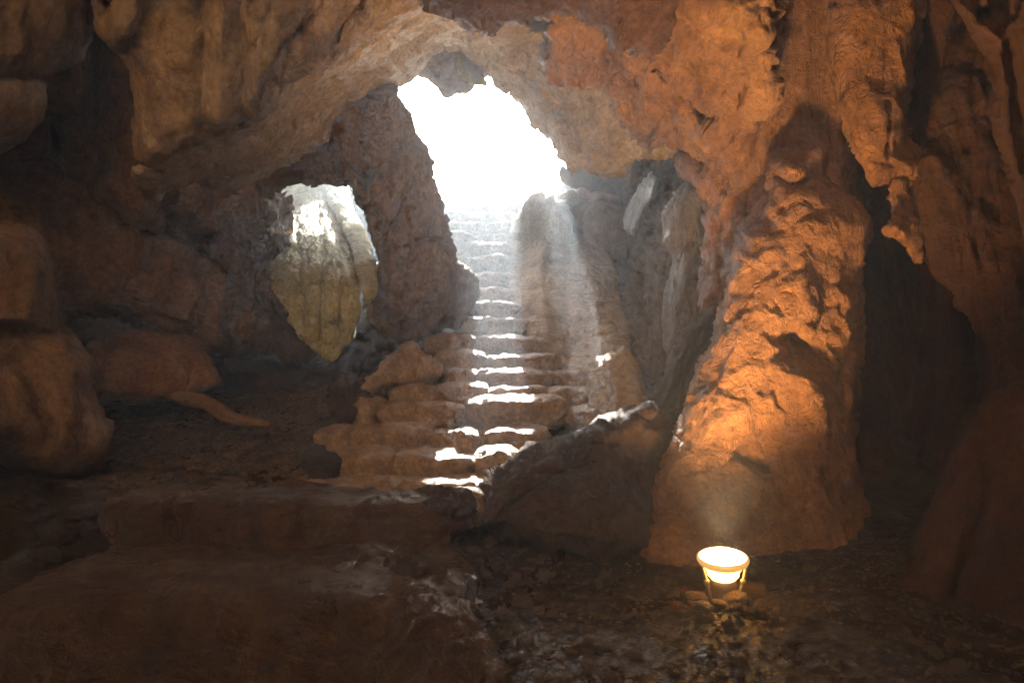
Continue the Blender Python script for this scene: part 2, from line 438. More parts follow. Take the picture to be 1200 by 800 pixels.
# ------------------------------------------------------------------ rock masses
mass('rock_bulge', 'broad brown mass of rock bulging over the dark recess on the left', 'rock bulge',
     [(-140, 130), (40, 150), (110, 190), (190, 225), (250, 205), (330, 215), (345, 300), (345, 385), (372, 415), (310, 412), (250, 416), (215, 398), (180, 385), (120, 366), (60, 372), (20, 392), (-140, 400)],
     [(0, 200, 6.6), (0, 380, 6.4), (200, 230, 7.6), (200, 380, 7.4), (340, 400, 8.6), (340, 230, 8.6)], .7, 1.2, M['wall'], R=90, freq=1.6, s=3.5,
     feats=[([(225, 285), (270, 330), (340, 380)], 9, -.35), ([(150, 210), (180, 260), (240, 270)], 14, -.2), ([(60, 230), (75, 300), (60, 360)], 10, -.15)], amps=(.2, .07, .02))
mass('rock_slab', 'tilted brown slab of rock left of the bright flowstone', 'rock slab',
     [(192, 232), (215, 215), (250, 190), (320, 180), (335, 215), (322, 250), (330, 300), (345, 345), (352, 388), (320, 365), (270, 318), (226, 286), (198, 268)],
     [(200, 250, 7.4), (330, 200, 8.4), (340, 380, 8.2)], .35, .6, M['wall'], R=45, flow=2.5, feats=[([(250, 200), (235, 250), (270, 300)], 8, .12), ([(300, 190), (285, 240), (320, 320)], 9, -.12)], amps=(.12, .06, .02))
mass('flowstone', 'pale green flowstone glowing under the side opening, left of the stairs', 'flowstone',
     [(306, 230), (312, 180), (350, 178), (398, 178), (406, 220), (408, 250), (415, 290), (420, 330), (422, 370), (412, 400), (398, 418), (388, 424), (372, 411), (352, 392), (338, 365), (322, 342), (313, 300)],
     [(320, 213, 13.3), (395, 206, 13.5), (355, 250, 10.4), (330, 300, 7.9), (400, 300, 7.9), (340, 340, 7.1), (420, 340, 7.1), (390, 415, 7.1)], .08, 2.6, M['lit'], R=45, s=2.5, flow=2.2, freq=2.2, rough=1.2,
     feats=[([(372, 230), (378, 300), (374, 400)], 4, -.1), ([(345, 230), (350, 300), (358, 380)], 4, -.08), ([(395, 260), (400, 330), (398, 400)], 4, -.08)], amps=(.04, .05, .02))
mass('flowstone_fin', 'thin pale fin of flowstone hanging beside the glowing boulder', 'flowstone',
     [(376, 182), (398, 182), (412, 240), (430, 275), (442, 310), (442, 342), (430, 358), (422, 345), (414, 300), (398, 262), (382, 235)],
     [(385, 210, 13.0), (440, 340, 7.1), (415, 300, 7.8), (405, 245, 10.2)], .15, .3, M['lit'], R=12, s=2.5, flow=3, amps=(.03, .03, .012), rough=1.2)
mass('hanging_rock', 'dark rock hanging between the ceiling lip and the glowing flowstone', 'hanging rock',
     [(300, 150), (420, 110), (430, 150), (416, 200), (408, 222), (396, 217), (380, 213), (362, 215), (342, 217), (328, 224), (314, 234), (304, 222)],
     [(310, 210, 7.9), (400, 200, 7.7), (360, 150, 7.6)], .2, .3, M['wall'], R=14, s=3, amps=(.08, .05, .02))
mass('boulder', 'big orange-brown boulder standing against the left edge', 'boulder',
     [(-150, 255), (0, 262), (40, 275), (56, 310), (60, 345), (58, 385), (82, 400), (104, 425), (100, 455), (112, 492), (119, 520), (108, 540), (76, 562), (45, 548), (0, 532), (-150, 530)],
     [(0, 300, 5.0), (0, 500, 4.7), (110, 500, 5.3), (-100, 400, 4.4)], .55, .9, M['wall'], R=55,
     feats=[([(-60, 392), (30, 388), (90, 400)], 8, -.2), ([(40, 290), (35, 380)], 8, .1), ([(30, 420), (60, 480), (80, 550)], 10, -.06)], amps=(.14, .05, .02))
mass('boulder', 'long low block lying in the dark recess beneath the rock face', 'boulder',
     [(95, 400), (130, 392), (180, 390), (225, 393), (238, 416), (256, 442), (258, 455), (238, 462), (200, 468), (150, 470), (105, 458)],
     [(100, 430, 6.5), (250, 440, 7.2), (180, 460, 6.7)], .4, .6, M['flow'], R=30, s=3, feats=[([(120, 395), (125, 460)], 5, -.1), ([(210, 395), (225, 430), (215, 460)], 5, -.08)], amps=(.08, .05, .02))
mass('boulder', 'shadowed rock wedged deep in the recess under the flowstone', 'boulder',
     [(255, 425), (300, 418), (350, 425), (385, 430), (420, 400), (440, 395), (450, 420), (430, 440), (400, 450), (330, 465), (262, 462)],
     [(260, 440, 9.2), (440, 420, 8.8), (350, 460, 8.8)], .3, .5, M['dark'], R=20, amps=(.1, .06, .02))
# left ceiling
mass('rock_drape', 'smooth rock bulge at the top left corner of the chamber', 'rock drape',
     [(-160, -120), (95, -120), (108, 20), (100, 60), (70, 80), (45, 95), (42, 125), (30, 150), (5, 172), (-160, 165)],
     [(-50, -50, 4.2), (-50, 150, 4.5), (90, 20, 5.2)], .35, 1.2, M['drape'], R=60, feats=[([(-20, 90), (45, 92)], 10, -.2), ([(20, 20), (30, 60)], 10, .06)])
mass('rock_wall', 'shadowed wall section behind the left hanging curtains', 'rock wall',
     [(20, -120), (200, -120), (200, 100), (215, 220), (188, 245), (186, 270), (160, 262), (120, 240), (95, 200), (60, 180), (20, 200), (-60, 180), (-60, 100)],
     [(30, 100, 6.3), (180, 100, 6.4), (150, 240, 6.6)], .3, 1.0, M['wall'], R=40, feats=[([(108, 40), (112, 120), (118, 200)], 12, -.5), ([(60, 150), (80, 190)], 14, -.25)], flow=2.5, amps=(.14, .08, .02))
mass('rock_drape', 'wide smooth curtain of rock hanging left of centre with a sharp dark edge', 'rock drape',
     [(92, -120), (112, 20), (128, 55), (150, 75), (158, 100), (157, 150), (161, 193), (178, 196), (215, 178), (236, 165), (262, 152), (285, 142), (300, 146), (330, 120), (330, -120)],
     [(110, 0, 4.6), (160, 180, 5.0), (290, 140, 5.1), (300, -50, 4.5)], .28, 1.0, M['drape'], R=36, s=3,
     feats=[([(245, -60), (240, 60), (238, 150)], 12, -0.070), ([(262, -60), (258, 60), (255, 130)], 12, 0.070), ([(282, -20), (284, 60), (283, 140)], 12, -0.070), ([(120, 20), (160, -60)], 10, -.15), ([(128, 60), (150, 20), (180, -60)], 8, .12)], flow=3.5, amps=(.1, .045, .012))
mass('rock_drape', 'folded rock curtain with deep vertical pleats along the top of the chamber', 'rock drape',
     [(285, -120), (284, 60), (284, 142), (300, 138), (318, 108), (345, 90), (395, 74), (430, 48), (470, 24), (500, 14), (520, 2), (560, -30), (560, -120)],
     [(290, 130, 5.0), (290, 0, 4.6), (430, 40, 5.2), (540, -40, 5.2)], .3, .9, M['drape'], R=26, s=3,
     feats=[([(300, -20), (292, 40), (290, 130)], 5, -.08), ([(345, -20), (320, 30), (300, 110)], 6, .1), ([(370, -20), (345, 30), (322, 60)], 5, -.08), ([(400, -20), (375, 30), (350, 60), (330, 95)], 5, .08), ([(425, -10), (400, 30), (385, 60)], 4, -.07), ([(450, -10), (425, 25), (410, 50)], 4, .07)], flow=2, amps=(.08, .05, .015))
mass('ceiling_lip', 'broad pale underside of the ceiling sweeping from the left toward the bright hole', 'ceiling rock',
     [(154, 196), (165, 192), (200, 180), (240, 162), (285, 140), (315, 105), (345, 85), (400, 62), (450, 25), (520, -20), (660, -40), (668, 30), (640, 70), (600, 84), (575, 70), (545, 52), (520, 56), (500, 72), (482, 92), (450, 112), (425, 124), (396, 138), (388, 156), (372, 178), (350, 186), (332, 196), (318, 205), (296, 212), (275, 226), (262, 226), (245, 216), (226, 212), (200, 226), (185, 238), (166, 230), (152, 206)],
     [(160, 200, 5.35), (280, 145, 5.3), (450, 25, 5.5), (600, -20, 6.0), (260, 225, 6.6), (390, 145, 7.4), (500, 70, 8.2), (640, 60, 8.6), (185, 235, 6.0)], .22, .6, M['ceil'], R=22, s=3,
     feats=[([(255, 220), (300, 190), (360, 170), (385, 150)], 8, .1), ([(330, 140), (380, 135), (430, 110)], 6, -.1), ([(300, 150), (330, 160), (372, 150)], 5, .1)], flow=1, amps=(.12, .05, .012))
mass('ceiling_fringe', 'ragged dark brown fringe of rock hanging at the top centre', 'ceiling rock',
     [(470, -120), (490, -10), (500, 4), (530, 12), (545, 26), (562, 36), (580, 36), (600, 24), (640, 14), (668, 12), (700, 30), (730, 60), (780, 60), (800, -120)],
     [(500, 0, 4.8), (600, 20, 5.2), (720, 30, 5.0), (650, -60, 4.6)], .22, .8, M['flow_shade'], R=18, s=3, flow=1, amps=(.08, .09, .03),
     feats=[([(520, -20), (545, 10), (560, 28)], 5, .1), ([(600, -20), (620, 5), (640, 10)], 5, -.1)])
mass('ceiling_arch', 'pitted orange rock arch curving down right of the bright hole', 'ceiling rock',
     [(640, -60), (640, 30), (638, 60), (642, 80), (655, 96), (672, 100), (690, 92), (706, 98), (724, 116), (745, 150), (762, 168), (800, 174), (822, 180), (848, 190), (866, 214), (868, 180), (900, 130), (900, 40), (960, -60), (900, -120), (700, -120)],
     [(650, 60, 6.2), (690, 90, 6.8), (750, 150, 7.2), (860, 200, 6.6), (860, 60, 5.4), (740, 0, 5.2), (800, 100, 6.3)], .2, .8, M['flow'], R=26, s=3, flow=1.2, freq=1.2,
     feats=[([(712, 20), (712, 60), (722, 82), (738, 84)], 12, -.35), ([(735, 30), (745, 70), (725, 92)], 6, .18), ([(670, 40), (675, 80)], 10, -.2), ([(760, 90), (800, 130), (840, 160)], 8, .15), ([(790, 100), (840, 140)], 7, -.2)], amps=(.2, .12, .03))
mass('ceiling_slab', 'smooth beige ceiling between the hole and the orange arch', 'ceiling rock',
     [(490, 40), (560, 20), (680, 20), (730, 80), (790, 150), (800, 175), (770, 188), (742, 186), (732, 205), (712, 205), (690, 200), (672, 206), (664, 192), (650, 170), (640, 158), (622, 128), (600, 108), (582, 92), (572, 76), (556, 62), (532, 52), (510, 58)],
     [(530, 45, 8.6), (640, 30, 8.0), (570, 75, 9.2), (620, 120, 9.6), (670, 200, 9.6), (740, 160, 8.8), (790, 160, 8.2)], .25, .8, M['ceil'], R=26, s=3, flow=1, feats=[([(585, 70), (620, 105), (650, 140), (668, 180)], 5, .15), ([(600, 70), (640, 105), (680, 170)], 5, -.12)], amps=(.15, .08, .02))
mass('hanging_rock', 'dark knob of rock hanging into the top of the bright opening', 'hanging rock',
     [(478, 40), (600, 40), (585, 70), (572, 84), (560, 92), (548, 106), (538, 102), (526, 110), (514, 104), (506, 96), (494, 90), (484, 82)],
     [(490, 50, 9.6), (580, 50, 9.6), (540, 105, 10.4), (500, 90, 10.2)], .3, .5, M['wall'], R=14, s=2.5)
mass('moss_ledge', 'yellow mossy ledge at the top of the bright opening', 'mossy ledge',
     [(532, 62), (540, 66), (556, 80), (570, 94), (572, 102), (556, 102), (542, 88), (534, 74)],
     [(540, 64, 9.6), (570, 100, 9.8), (550, 95, 9.4)], .08, .3, M['yellow_tint'], R=8, s=2.5, amps=(.04, .04, .02))  # small ledge with a yellow base colour
mass('wet_rim', 'wet pale rim of rock with bright streaks along the upper right edge of the opening', 'wet rock rim',
     [(560, 56), (600, 60), (660, 100), (690, 150), (700, 190), (668, 182), (650, 168), (640, 160), (632, 150), (622, 136), (604, 116), (588, 98), (574, 86), (562, 72)],
     [(565, 70, 10.4), (600, 110, 11.4), (636, 155, 12.0), (620, 70, 9.2), (680, 140, 9.4), (690, 180, 9.4)], .1, .4, M['wetwall'], R=10, s=2.5, amps=(.06, .08, .03), freq=2,
     feats=[([(575, 74), (610, 104), (645, 150)], 3, .1), ([(590, 70), (625, 100), (660, 150)], 3, .1)])
# centre left pillar
mass('rock_wall', 'added dark rock standing in for the shaded gap between the glowing flowstone and the twisted pillar', 'rock wall',
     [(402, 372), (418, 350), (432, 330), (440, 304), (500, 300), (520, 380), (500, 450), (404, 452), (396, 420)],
     [(410, 360, 9.7), (490, 320, 9.7), (440, 440, 9.3)], .25, .6, M['dark'], R=20, s=4)  # dark body put in to darken the recess and stop stray sun
mass('rock_pillar', 'twisted brown rock pillar with slanting ribs left of the narrow stairs', 'rock pillar',
     [(388, 160), (394, 136), (420, 118), (445, 100), (470, 108), (478, 135), (492, 168), (505, 195), (512, 222), (516, 250), (524, 278), (540, 305), (552, 322), (556, 350), (546, 380), (520, 388), (494, 398), (470, 400), (452, 396), (440, 380), (436, 360), (442, 330), (443, 300), (432, 268), (420, 245), (405, 215), (395, 190)],
     [(400, 150, 7.5), (460, 120, 7.8), (510, 230, 8.4), (450, 300, 7.8), (550, 340, 9.0), (460, 390, 8.2)], .4, .5, M['wall'], R=40, s=2.5, flow=1.4,
     feats=[([(405, 190), (430, 215), (440, 260), (440, 290)], 5, -.15), ([(470, 175), (455, 205), (430, 235)], 7, .16), ([(485, 195), (470, 240), (445, 290), (440, 300)], 6, -.14), ([(505, 225), (490, 255), (455, 288)], 6, .14), ([(520, 275), (490, 278), (450, 292)], 5, -.16), ([(470, 300), (480, 350), (465, 390)], 6, -.08), ([(415, 150), (430, 200)], 8, -.12)], amps=(.12, .09, .02))
# right background
mass('rock_wall', 'tall brown rock wall with grey wet patches right of the stairs', 'rock wall',
     [(690, 190), (716, 176), (745, 168), (790, 168), (850, 182), (900, 200), (900, 420), (840, 470), (800, 520), (740, 520), (690, 440), (680, 300), (672, 240)],
     [(690, 200, 13.4), (760, 200, 11.0), (860, 200, 8.6), (700, 290, 13.2), (740, 300, 11.2), (700, 420, 9.8), (840, 420, 7.6), (760, 300, 9.6)], .35, .8, M['back'], R=40, s=3,
     feats=[([(762, 190), (752, 240), (758, 300), (765, 400)], 9, -.3), ([(738, 230), (722, 280), (742, 330)], 10, -.3), ([(780, 170), (790, 220), (780, 300)], 9, .15), ([(800, 200), (812, 300), (805, 400)], 8, .12)], flow=2.5, amps=(.22, .16, .035), freq=1.3)
mass('wet_wall', 'grey wet sheet of flowstone running down right of the pointed boulder', 'flowstone',
     [(778, 262), (782, 240), (792, 222), (806, 212), (820, 216), (830, 250), (834, 300), (830, 350), (820, 385), (800, 410), (786, 430), (775, 400), (779, 340), (786, 300), (774, 285)],
     [(780, 260, 8.0), (830, 260, 7.6), (800, 400, 7.4)], .22, .5, M['wetwall'], R=16, s=2.5, flow=5, amps=(.06, .06, .015), )
mass('rock_rib', 'orange rock rib running down from the arch beside the grey wet wall', 'rock rib',
     [(796, 178), (830, 176), (856, 186), (880, 210), (880, 330), (846, 352), (828, 372), (822, 345), (832, 300), (830, 262), (836, 240), (820, 215), (800, 204)],
     [(810, 190, 7.3), (860, 220, 6.6), (840, 340, 6.6), (825, 300, 7.0)], .2, .6, M['column'], R=18, s=2.5, flow=1.6, amps=(.1, .09, .02), feats=[([(832, 210), (850, 240), (838, 262)], 6, .12), ([(842, 260), (846, 330)], 5, -.1)])
mass('flowstone_apron', 'streaked bluish curtain of rock high beside the stacked stones', 'flowstone',
     [(728, 262), (736, 240), (752, 212), (764, 200), (772, 206), (768, 228), (756, 246), (748, 272), (740, 280)],
     [(735, 260, 10.2), (765, 210, 9.9), (745, 270, 9.8)], .15, .3, M['wetwall'], R=8, s=2.5, flow=3, amps=(.03, .05, .015))
# stacked stones at the top right of the stairs
def block(name, label, cat, px, py, D, w, h, d, m, rot=0, seed=1, k=4.0, n=14, amps=(.05, .04, .012), parent=None, tilt=0, taper=0, group=None, freq=1.5):
    c_ = P(px, py, D + d / 2)
    v, f = rbox(c_, (w, d, h), k, n, amps, seed, 1.0, rot, freq, taper, tilt)
    o = link_mesh(name, v, f, m, parent)
    if parent is None: tag(o, label, cat, group)
    return o
block('stone', 'small flat pale stone at the left end of the dry pile', 'stone', 671, 236, 11.9, .6, .2, .5, M['pale'], .1, 21)
block('stone', 'upper reddish flat stone on top of the dry pile', 'stone', 688, 229, 11.9, .42, .15, .5, M['step'], -.1, 22)
block('stone', 'rounded pale stone at the right end of the dry pile', 'stone', 708, 238, 11.6, .5, .24, .5, M['step'], .2, 23, tilt=-.2)
block('stone', 'dark square block directly beneath the flat stones of the dry pile', 'stone', 690, 258, 11.6, .54, .48, .6, M['wall'], .2, 24)
block('boulder', 'large rounded greenish boulder under the dry stone pile', 'boulder', 712, 272, 11.2, .76, .88, .7, M['wall'], .4, 25, k=3, tilt=-.3)
mass('rock_slab', 'dark slanting slab above the dry stone pile', 'rock slab',
     [(656, 196), (672, 198), (700, 206), (716, 218), (724, 232), (706, 230), (680, 224), (662, 214)],
     [(660, 200, 12.2), (720, 230, 11.8), (690, 220, 12.0)], .15, .4, M['back'], R=10, s=2.5, amps=(.05, .05, .015))
# right of stairs pillar
mass('rock_pillar', 'smooth broad pillar bathed by the sun shafts right of the narrow stairs', 'rock pillar',
     [(594, 300), (604, 276), (618, 252), (630, 244), (645, 262), (664, 268), (682, 276), (702, 288), (716, 308), (728, 340), (736, 380), (738, 430), (700, 470), (660, 440), (640, 424), (622, 400), (606, 372), (596, 340)],
     [(600, 280, 12.0), (640, 250, 12.2), (700, 290, 11.5), (610, 380, 9.2), (730, 420, 8.5), (660, 420, 8.6), (660, 330, 10.3)], .4, .6, M['ceil'], R=34, s=2.5, flow=2.5,
     feats=[([(622, 262), (608, 320), (614, 380)], 6, -.14), ([(640, 262), (632, 330), (640, 400)], 7, .1), ([(668, 275), (662, 340), (670, 420)], 7, -.1), ([(690, 290), (700, 350), (702, 420)], 6, .08)], amps=(.1, .06, .02))
mass('exit_rock', 'pale boulder beside the top of the stairs', 'boulder',
     [(598, 300), (600, 268), (606, 248), (618, 236), (632, 230), (644, 232), (656, 238), (666, 250), (668, 270), (668, 290), (640, 300)],
     [(600, 260, 12.0), (660, 220, 11.6), (640, 280, 11.6)], .4, .6, M['pale'], R=22, s=2.5, amps=(.12, .12, .03))
mass('exit_rock', 'overexposed rock bank at the right end of the topmost steps', 'boulder',
     [(632, 270), (634, 222), (646, 212), (662, 206), (680, 210), (692, 230), (692, 270)],
     [(640, 230, 14.0), (690, 230, 13.6), (660, 260, 13.6)], .3, .5, M['pale'], R=14, s=2.5, amps=(.12, .12, .03))
# boulders beside the stairs
mass('boulder', 'orange triangular boulder at the left side of the middle steps', 'boulder',
     [(436, 440), (452, 424), (468, 408), (482, 398), (490, 404), (498, 414), (512, 418), (522, 430), (516, 446), (480, 452), (448, 456), (424, 462), (415, 455)],
     [(430, 450, 6.9), (485, 400, 7.3), (515, 440, 7.2)], .28, .4, M['step'], R=16, s=2, amps=(.07, .05, .015), rough=1.5, freq=2.5)
mass('boulder', 'pointed pale boulder like a fin right of the middle steps', 'boulder',
     [(733, 402), (741, 414), (749, 438), (757, 462), (762, 480), (754, 500), (720, 510), (700, 500), (688, 470), (688, 440), (694, 420), (712, 416), (724, 410)],
     [(735, 405, 7.0), (700, 490, 6.6), (760, 480, 6.7), (690, 430, 7.0)], .25, .45, M['ceil'], R=16, s=2, amps=(.04, .03, .012), rough=1.5, freq=2.5)
mass('boulder', 'small dark boulder at the left end of the lower steps', 'boulder',
     [(392, 452), (408, 440), (430, 450), (436, 470), (420, 488), (400, 492), (388, 480)],
     [(395, 460, 6.6), (430, 460, 6.8), (410, 488, 6.4)], .2, .4, M['dark'], R=10, s=2, amps=(.09, .06, .02), freq=3)
mass('boulder', 'rounded dark stone at the foot of the steps, left end', 'boulder',
     [(362, 530), (376, 522), (392, 528), (400, 545), (396, 562), (374, 566), (360, 552)],
     [(365, 540, 5.3), (395, 540, 5.35), (380, 560, 5.3)], .12, .35, M['dark'], R=8, s=2, amps=(.08, .06, .02), freq=3)
# middle dark rock
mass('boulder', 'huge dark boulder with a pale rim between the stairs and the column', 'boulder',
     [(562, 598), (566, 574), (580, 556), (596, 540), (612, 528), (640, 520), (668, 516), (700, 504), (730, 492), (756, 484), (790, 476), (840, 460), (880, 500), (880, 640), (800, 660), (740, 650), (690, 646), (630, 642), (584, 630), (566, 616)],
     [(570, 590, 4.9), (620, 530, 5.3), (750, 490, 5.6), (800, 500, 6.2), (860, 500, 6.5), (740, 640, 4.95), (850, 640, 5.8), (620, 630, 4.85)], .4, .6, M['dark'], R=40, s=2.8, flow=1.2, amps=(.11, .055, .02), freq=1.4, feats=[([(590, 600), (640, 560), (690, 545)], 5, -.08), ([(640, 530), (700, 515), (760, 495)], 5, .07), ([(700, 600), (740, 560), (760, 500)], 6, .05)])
mass('boulder', 'low rubbly ledge on top of the huge dark boulder', 'boulder',
     [(692, 500), (706, 486), (730, 482), (750, 474), (766, 468), (772, 482), (756, 492), (724, 502), (700, 508)],
     [(700, 500, 5.6), (760, 475, 5.6), (740, 495, 5.4)], .15, .3, M['dark'], R=10, s=2.5, amps=(.04, .06, .02))
mass('rock_fin', 'dark rock fin rising between the pointed boulder and the lit column', 'rock fin',
     [(764, 484), (768, 462), (778, 438), (788, 412), (800, 392), (816, 372), (832, 354), (850, 346), (880, 350), (880, 500), (830, 520), (780, 510)],
     [(768, 480, 6.2), (840, 360, 6.5), (850, 480, 6.4)], .2, .5, M['dark'], R=22, s=2.5, flow=2, amps=(.06, .05, .015), feats=[([(775, 480), (795, 430), (822, 385), (842, 360)], 4, .07), ([(785, 480), (806, 430), (830, 390)], 4, -.07)])
# right side
mass('rock_wall', 'tall dark wall sweeping up left of the lit column', 'rock wall',
     [(905, -120), (893, -10), (884, 40), (868, 76), (858, 110), (856, 140), (866, 180), (868, 230), (862, 280), (852, 340), (860, 420), (1000, 420), (1010, 100), (1010, -120)],
     [(890, 0, 6.4), (865, 150, 6.5), (960, 0, 6.3), (960, 300, 6.3)], .25, .8, M['flow'], R=30, s=3, flow=4, amps=(.12, .04, .012), feats=[([(885, 60), (866, 130), (872, 210)], 4, .04), ([(930, 40), (900, 140), (880, 210)], 5, .05)])
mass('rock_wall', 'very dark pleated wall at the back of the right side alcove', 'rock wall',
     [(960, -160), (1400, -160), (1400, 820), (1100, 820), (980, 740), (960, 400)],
     [(1000, 0, 6.5), (1300, 0, 5.4), (1000, 600, 6.0), (1300, 700, 4.8), (1090, 400, 6.8)], .3, .8, M['flow_shade'], R=60, s=5, flow=5, amps=(.2, .08, .015),
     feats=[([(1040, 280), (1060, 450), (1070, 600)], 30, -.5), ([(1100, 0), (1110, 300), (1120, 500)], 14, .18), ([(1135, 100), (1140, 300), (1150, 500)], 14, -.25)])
mass('rock_column', 'great ochre rock column lit from below by the floodlight', 'rock column',
     [(735, 652), (742, 625), (758, 596), (772, 562), (784, 530), (796, 500), (806, 470), (816, 440), (826, 412), (836, 382), (846, 352), (852, 320), (860, 290), (874, 262), (892, 240), (900, 222), (899, 200), (908, 184), (926, 172), (944, 164), (960, 170), (966, 188), (962, 204), (975, 214), (996, 232), (1014, 246), (1022, 262), (1016, 290), (1004, 310), (1004, 350), (1010, 400), (1006, 460), (1000, 520), (1010, 580), (1040, 640), (1060, 740), (980, 752), (900, 735), (860, 730), (800, 705), (756, 680)],
     [(760, 640, 5.1), (820, 450, 5.6), (860, 300, 5.95), (940, 170, 6.1), (1010, 260, 5.9), (1000, 450, 5.55), (1000, 700, 5.2), (880, 690, 5.15), (900, 500, 5.45), (920, 350, 5.75)], .5, .7, M['column'], R=62, s=2.6, flow=1.3, freq=1.3,
     feats=[([(860, 533), (878, 542), (895, 550)], 8, -.18), ([(925, 400), (936, 412), (946, 424)], 14, -.3), ([(918, 432), (940, 446), (955, 470)], 12, .12), ([(840, 500), (870, 480), (900, 470)], 9, .06), ([(940, 300), (945, 400), (960, 520), (955, 620)], 8, .05), ([(905, 205), (930, 218), (965, 206)], 7, -.12),
            ([(800, 560), (830, 548), (860, 540)], 5, -.05), ([(790, 590), (830, 600), (880, 640)], 12, -.08), ([(995, 360), (998, 390)], 10, .12)], amps=(.07, .055, .022))
mass('rock_column', 'upper ochre column hanging from the roof, ending in a ledge', 'rock column',
     [(968, -120), (974, 0), (974, 60), (976, 110), (982, 150), (990, 170), (1004, 190), (1012, 212), (1020, 222), (1034, 214), (1044, 210), (1064, 210), (1076, 220), (1078, 180), (1066, 160), (1070, 100), (1074, 40), (1080, 10), (1086, -120)],
     [(980, 0, 5.8), (1000, 200, 5.65), (1075, 200, 5.65), (1080, 0, 5.7)], .32, .5, M['column'], R=34, s=2.6, flow=1.6, freq=1.3,
     feats=[([(1040, 120), (1042, 200)], 3, -.06), ([(1058, 50), (1064, 90)], 8, .08), ([(1015, 190), (1050, 208), (1070, 208)], 4, .03)], amps=(.1, .06, .02))
mass('rock_ledge', 'pale knobbly drip ledge under the hanging column', 'rock ledge',
     [(1044, 210), (1066, 212), (1072, 230), (1078, 252), (1074, 268), (1084, 296), (1080, 308), (1064, 288), (1050, 276), (1038, 272), (1048, 262), (1046, 236)],
     [(1050, 220, 5.5), (1075, 260, 5.5), (1080, 300, 5.4)], .06, .3, M['column'], R=8, s=2.4, amps=(.06, .06, .02), freq=3)
mass('rock_wall', 'dark rib of rock dropping from the drip ledge into the alcove', 'rock rib',
     [(1068, 240), (1085, 290), (1098, 315), (1118, 335), (1136, 362), (1150, 400), (1166, 444), (1162, 462), (1150, 470), (1135, 500), (1260, 540), (1260, -120), (1150, -120), (1120, 60), (1092, 170)],
     [(1080, 280, 5.5), (1150, 420, 5.1), (1200, 100, 5.5), (1120, 0, 5.9), (1200, 480, 4.8)], .16, .5, M['flow_shade'], R=26, s=3, flow=5, amps=(.12, .09, .025), freq=1.5)
mass('rock_drape', 'orange draped curtain of rock at the upper right edge', 'rock drape',
     [(1104, -120), (1114, 0), (1126, 14), (1140, 40), (1152, 66), (1164, 80), (1168, 110), (1170, 150), (1180, 190), (1188, 220), (1198, 262), (1214, 310), (1300, 330), (1340, -120)],
     [(1110, 0, 4.2), (1170, 120, 4.2), (1200, 280, 4.1), (1280, 0, 3.6)], .16, .4, M['flow_shade'], R=14, s=2.6, flow=3,
     feats=[([(1120, 2), (1148, 28), (1172, 46)], 5, .08), ([(1172, 46), (1184, 30), (1190, 0)], 5, .08), ([(1150, 20), (1168, 10), (1170, -20)], 7, -.12), ([(1184, 50), (1188, 120), (1200, 200)], 6, -.08)], amps=(.06, .035, .012))
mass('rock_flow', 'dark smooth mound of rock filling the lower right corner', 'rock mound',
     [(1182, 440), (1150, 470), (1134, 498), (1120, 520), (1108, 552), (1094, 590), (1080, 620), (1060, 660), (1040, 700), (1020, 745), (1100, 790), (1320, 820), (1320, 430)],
     [(1140, 500, 4.5), (1060, 680, 4.4), (1280, 500, 3.9), (1280, 780, 3.7)], .35, .6, M['flow_shade'], R=50, s=3.5, flow=2.5, amps=(.1, .04, .015), feats=[([(1160, 500), (1150, 600), (1120, 700)], 14, -.1)])
mass('rock_flow', 'low muddy foot of rock right behind the floodlight', 'rock mound',
     [(740, 655), (760, 640), (800, 632), (850, 640), (900, 650), (960, 660), (1040, 660), (1100, 690), (1120, 740), (1040, 750), (940, 728), (880, 712), (820, 700), (770, 690), (745, 676)],
     [(750, 660, 4.9), (850, 650, 4.9), (1000, 680, 4.8), (1080, 730, 4.4), (850, 700, 4.75)], .12, .4, M['flow_shade'], R=20, s=3, amps=(.06, .05, .015))

# ------------------------------------------------------------------ steps
names = ['lowest stone step of the main flight, beside the huge dark boulder', 'second stone step up, its right stones in full sun', 'third stone step up, with one tall hump-backed stone',
         'fourth stone step up, wide and reaching the pointed boulder', 'fifth stone step up, beginning beside the triangular boulder', 'sixth stone step up, thin and wavy, below the pillars',
         'seventh stone step up, just below the narrow part of the stairs', 'first step of the narrow part between the pillars', 'second step of the narrow part between the pillars',
         'third step of the narrow part between the pillars', 'short dark topmost step of the narrow part, one rounded stone', 'lowest of the pale sunlit steps near the opening',
         'second of the pale sunlit steps near the opening', 'third of the pale sunlit steps near the opening', 'fourth of the pale sunlit steps near the opening',
         'fifth of the pale sunlit steps, almost lost in glare', 'topmost pale step, lost in the glare of the opening']
for i, (D, ty, _, stones, by, kind) in enumerate(STEPS):
    zt = zof(ty, D); zb = zof(by, D) - .03
    dn = (STEPS[i + 1][0] - D) if i + 1 < len(STEPS) else .8
    e_ = empty('stone_step', tuple(P((stones[0][0] + stones[-1][1]) / 2, by, D)))
    tag(e_, names[i], 'stone step', 'steps of the stone staircase')
    for j, (a, b_, dy) in enumerate(stones):
        y0 = float(P(a, ty, D)[1])
        xa = (a - 600) / F * D; xb = (b_ - 600) / F * D
        z1 = zt - dy * D / F + random.uniform(-.012, .012)
        w_ = xb - xa - .005; h_ = z1 - zb; d_ = dn + .22
        v, f = rbox(((xa + xb) / 2, y0 + d_ / 2 + random.uniform(-.07, .05), (z1 + zb) / 2), (w_, d_, h_), 3.4, 20, (.05, .022, .010), i * 7 + j + 1, 1, random.uniform(-.05, .05), 2.6, -.10, random.uniform(-.03, .03))
        link_mesh('stone', v, f, M['pale'] if kind[0] == 'p' and i > 8 else M['step'], e_)

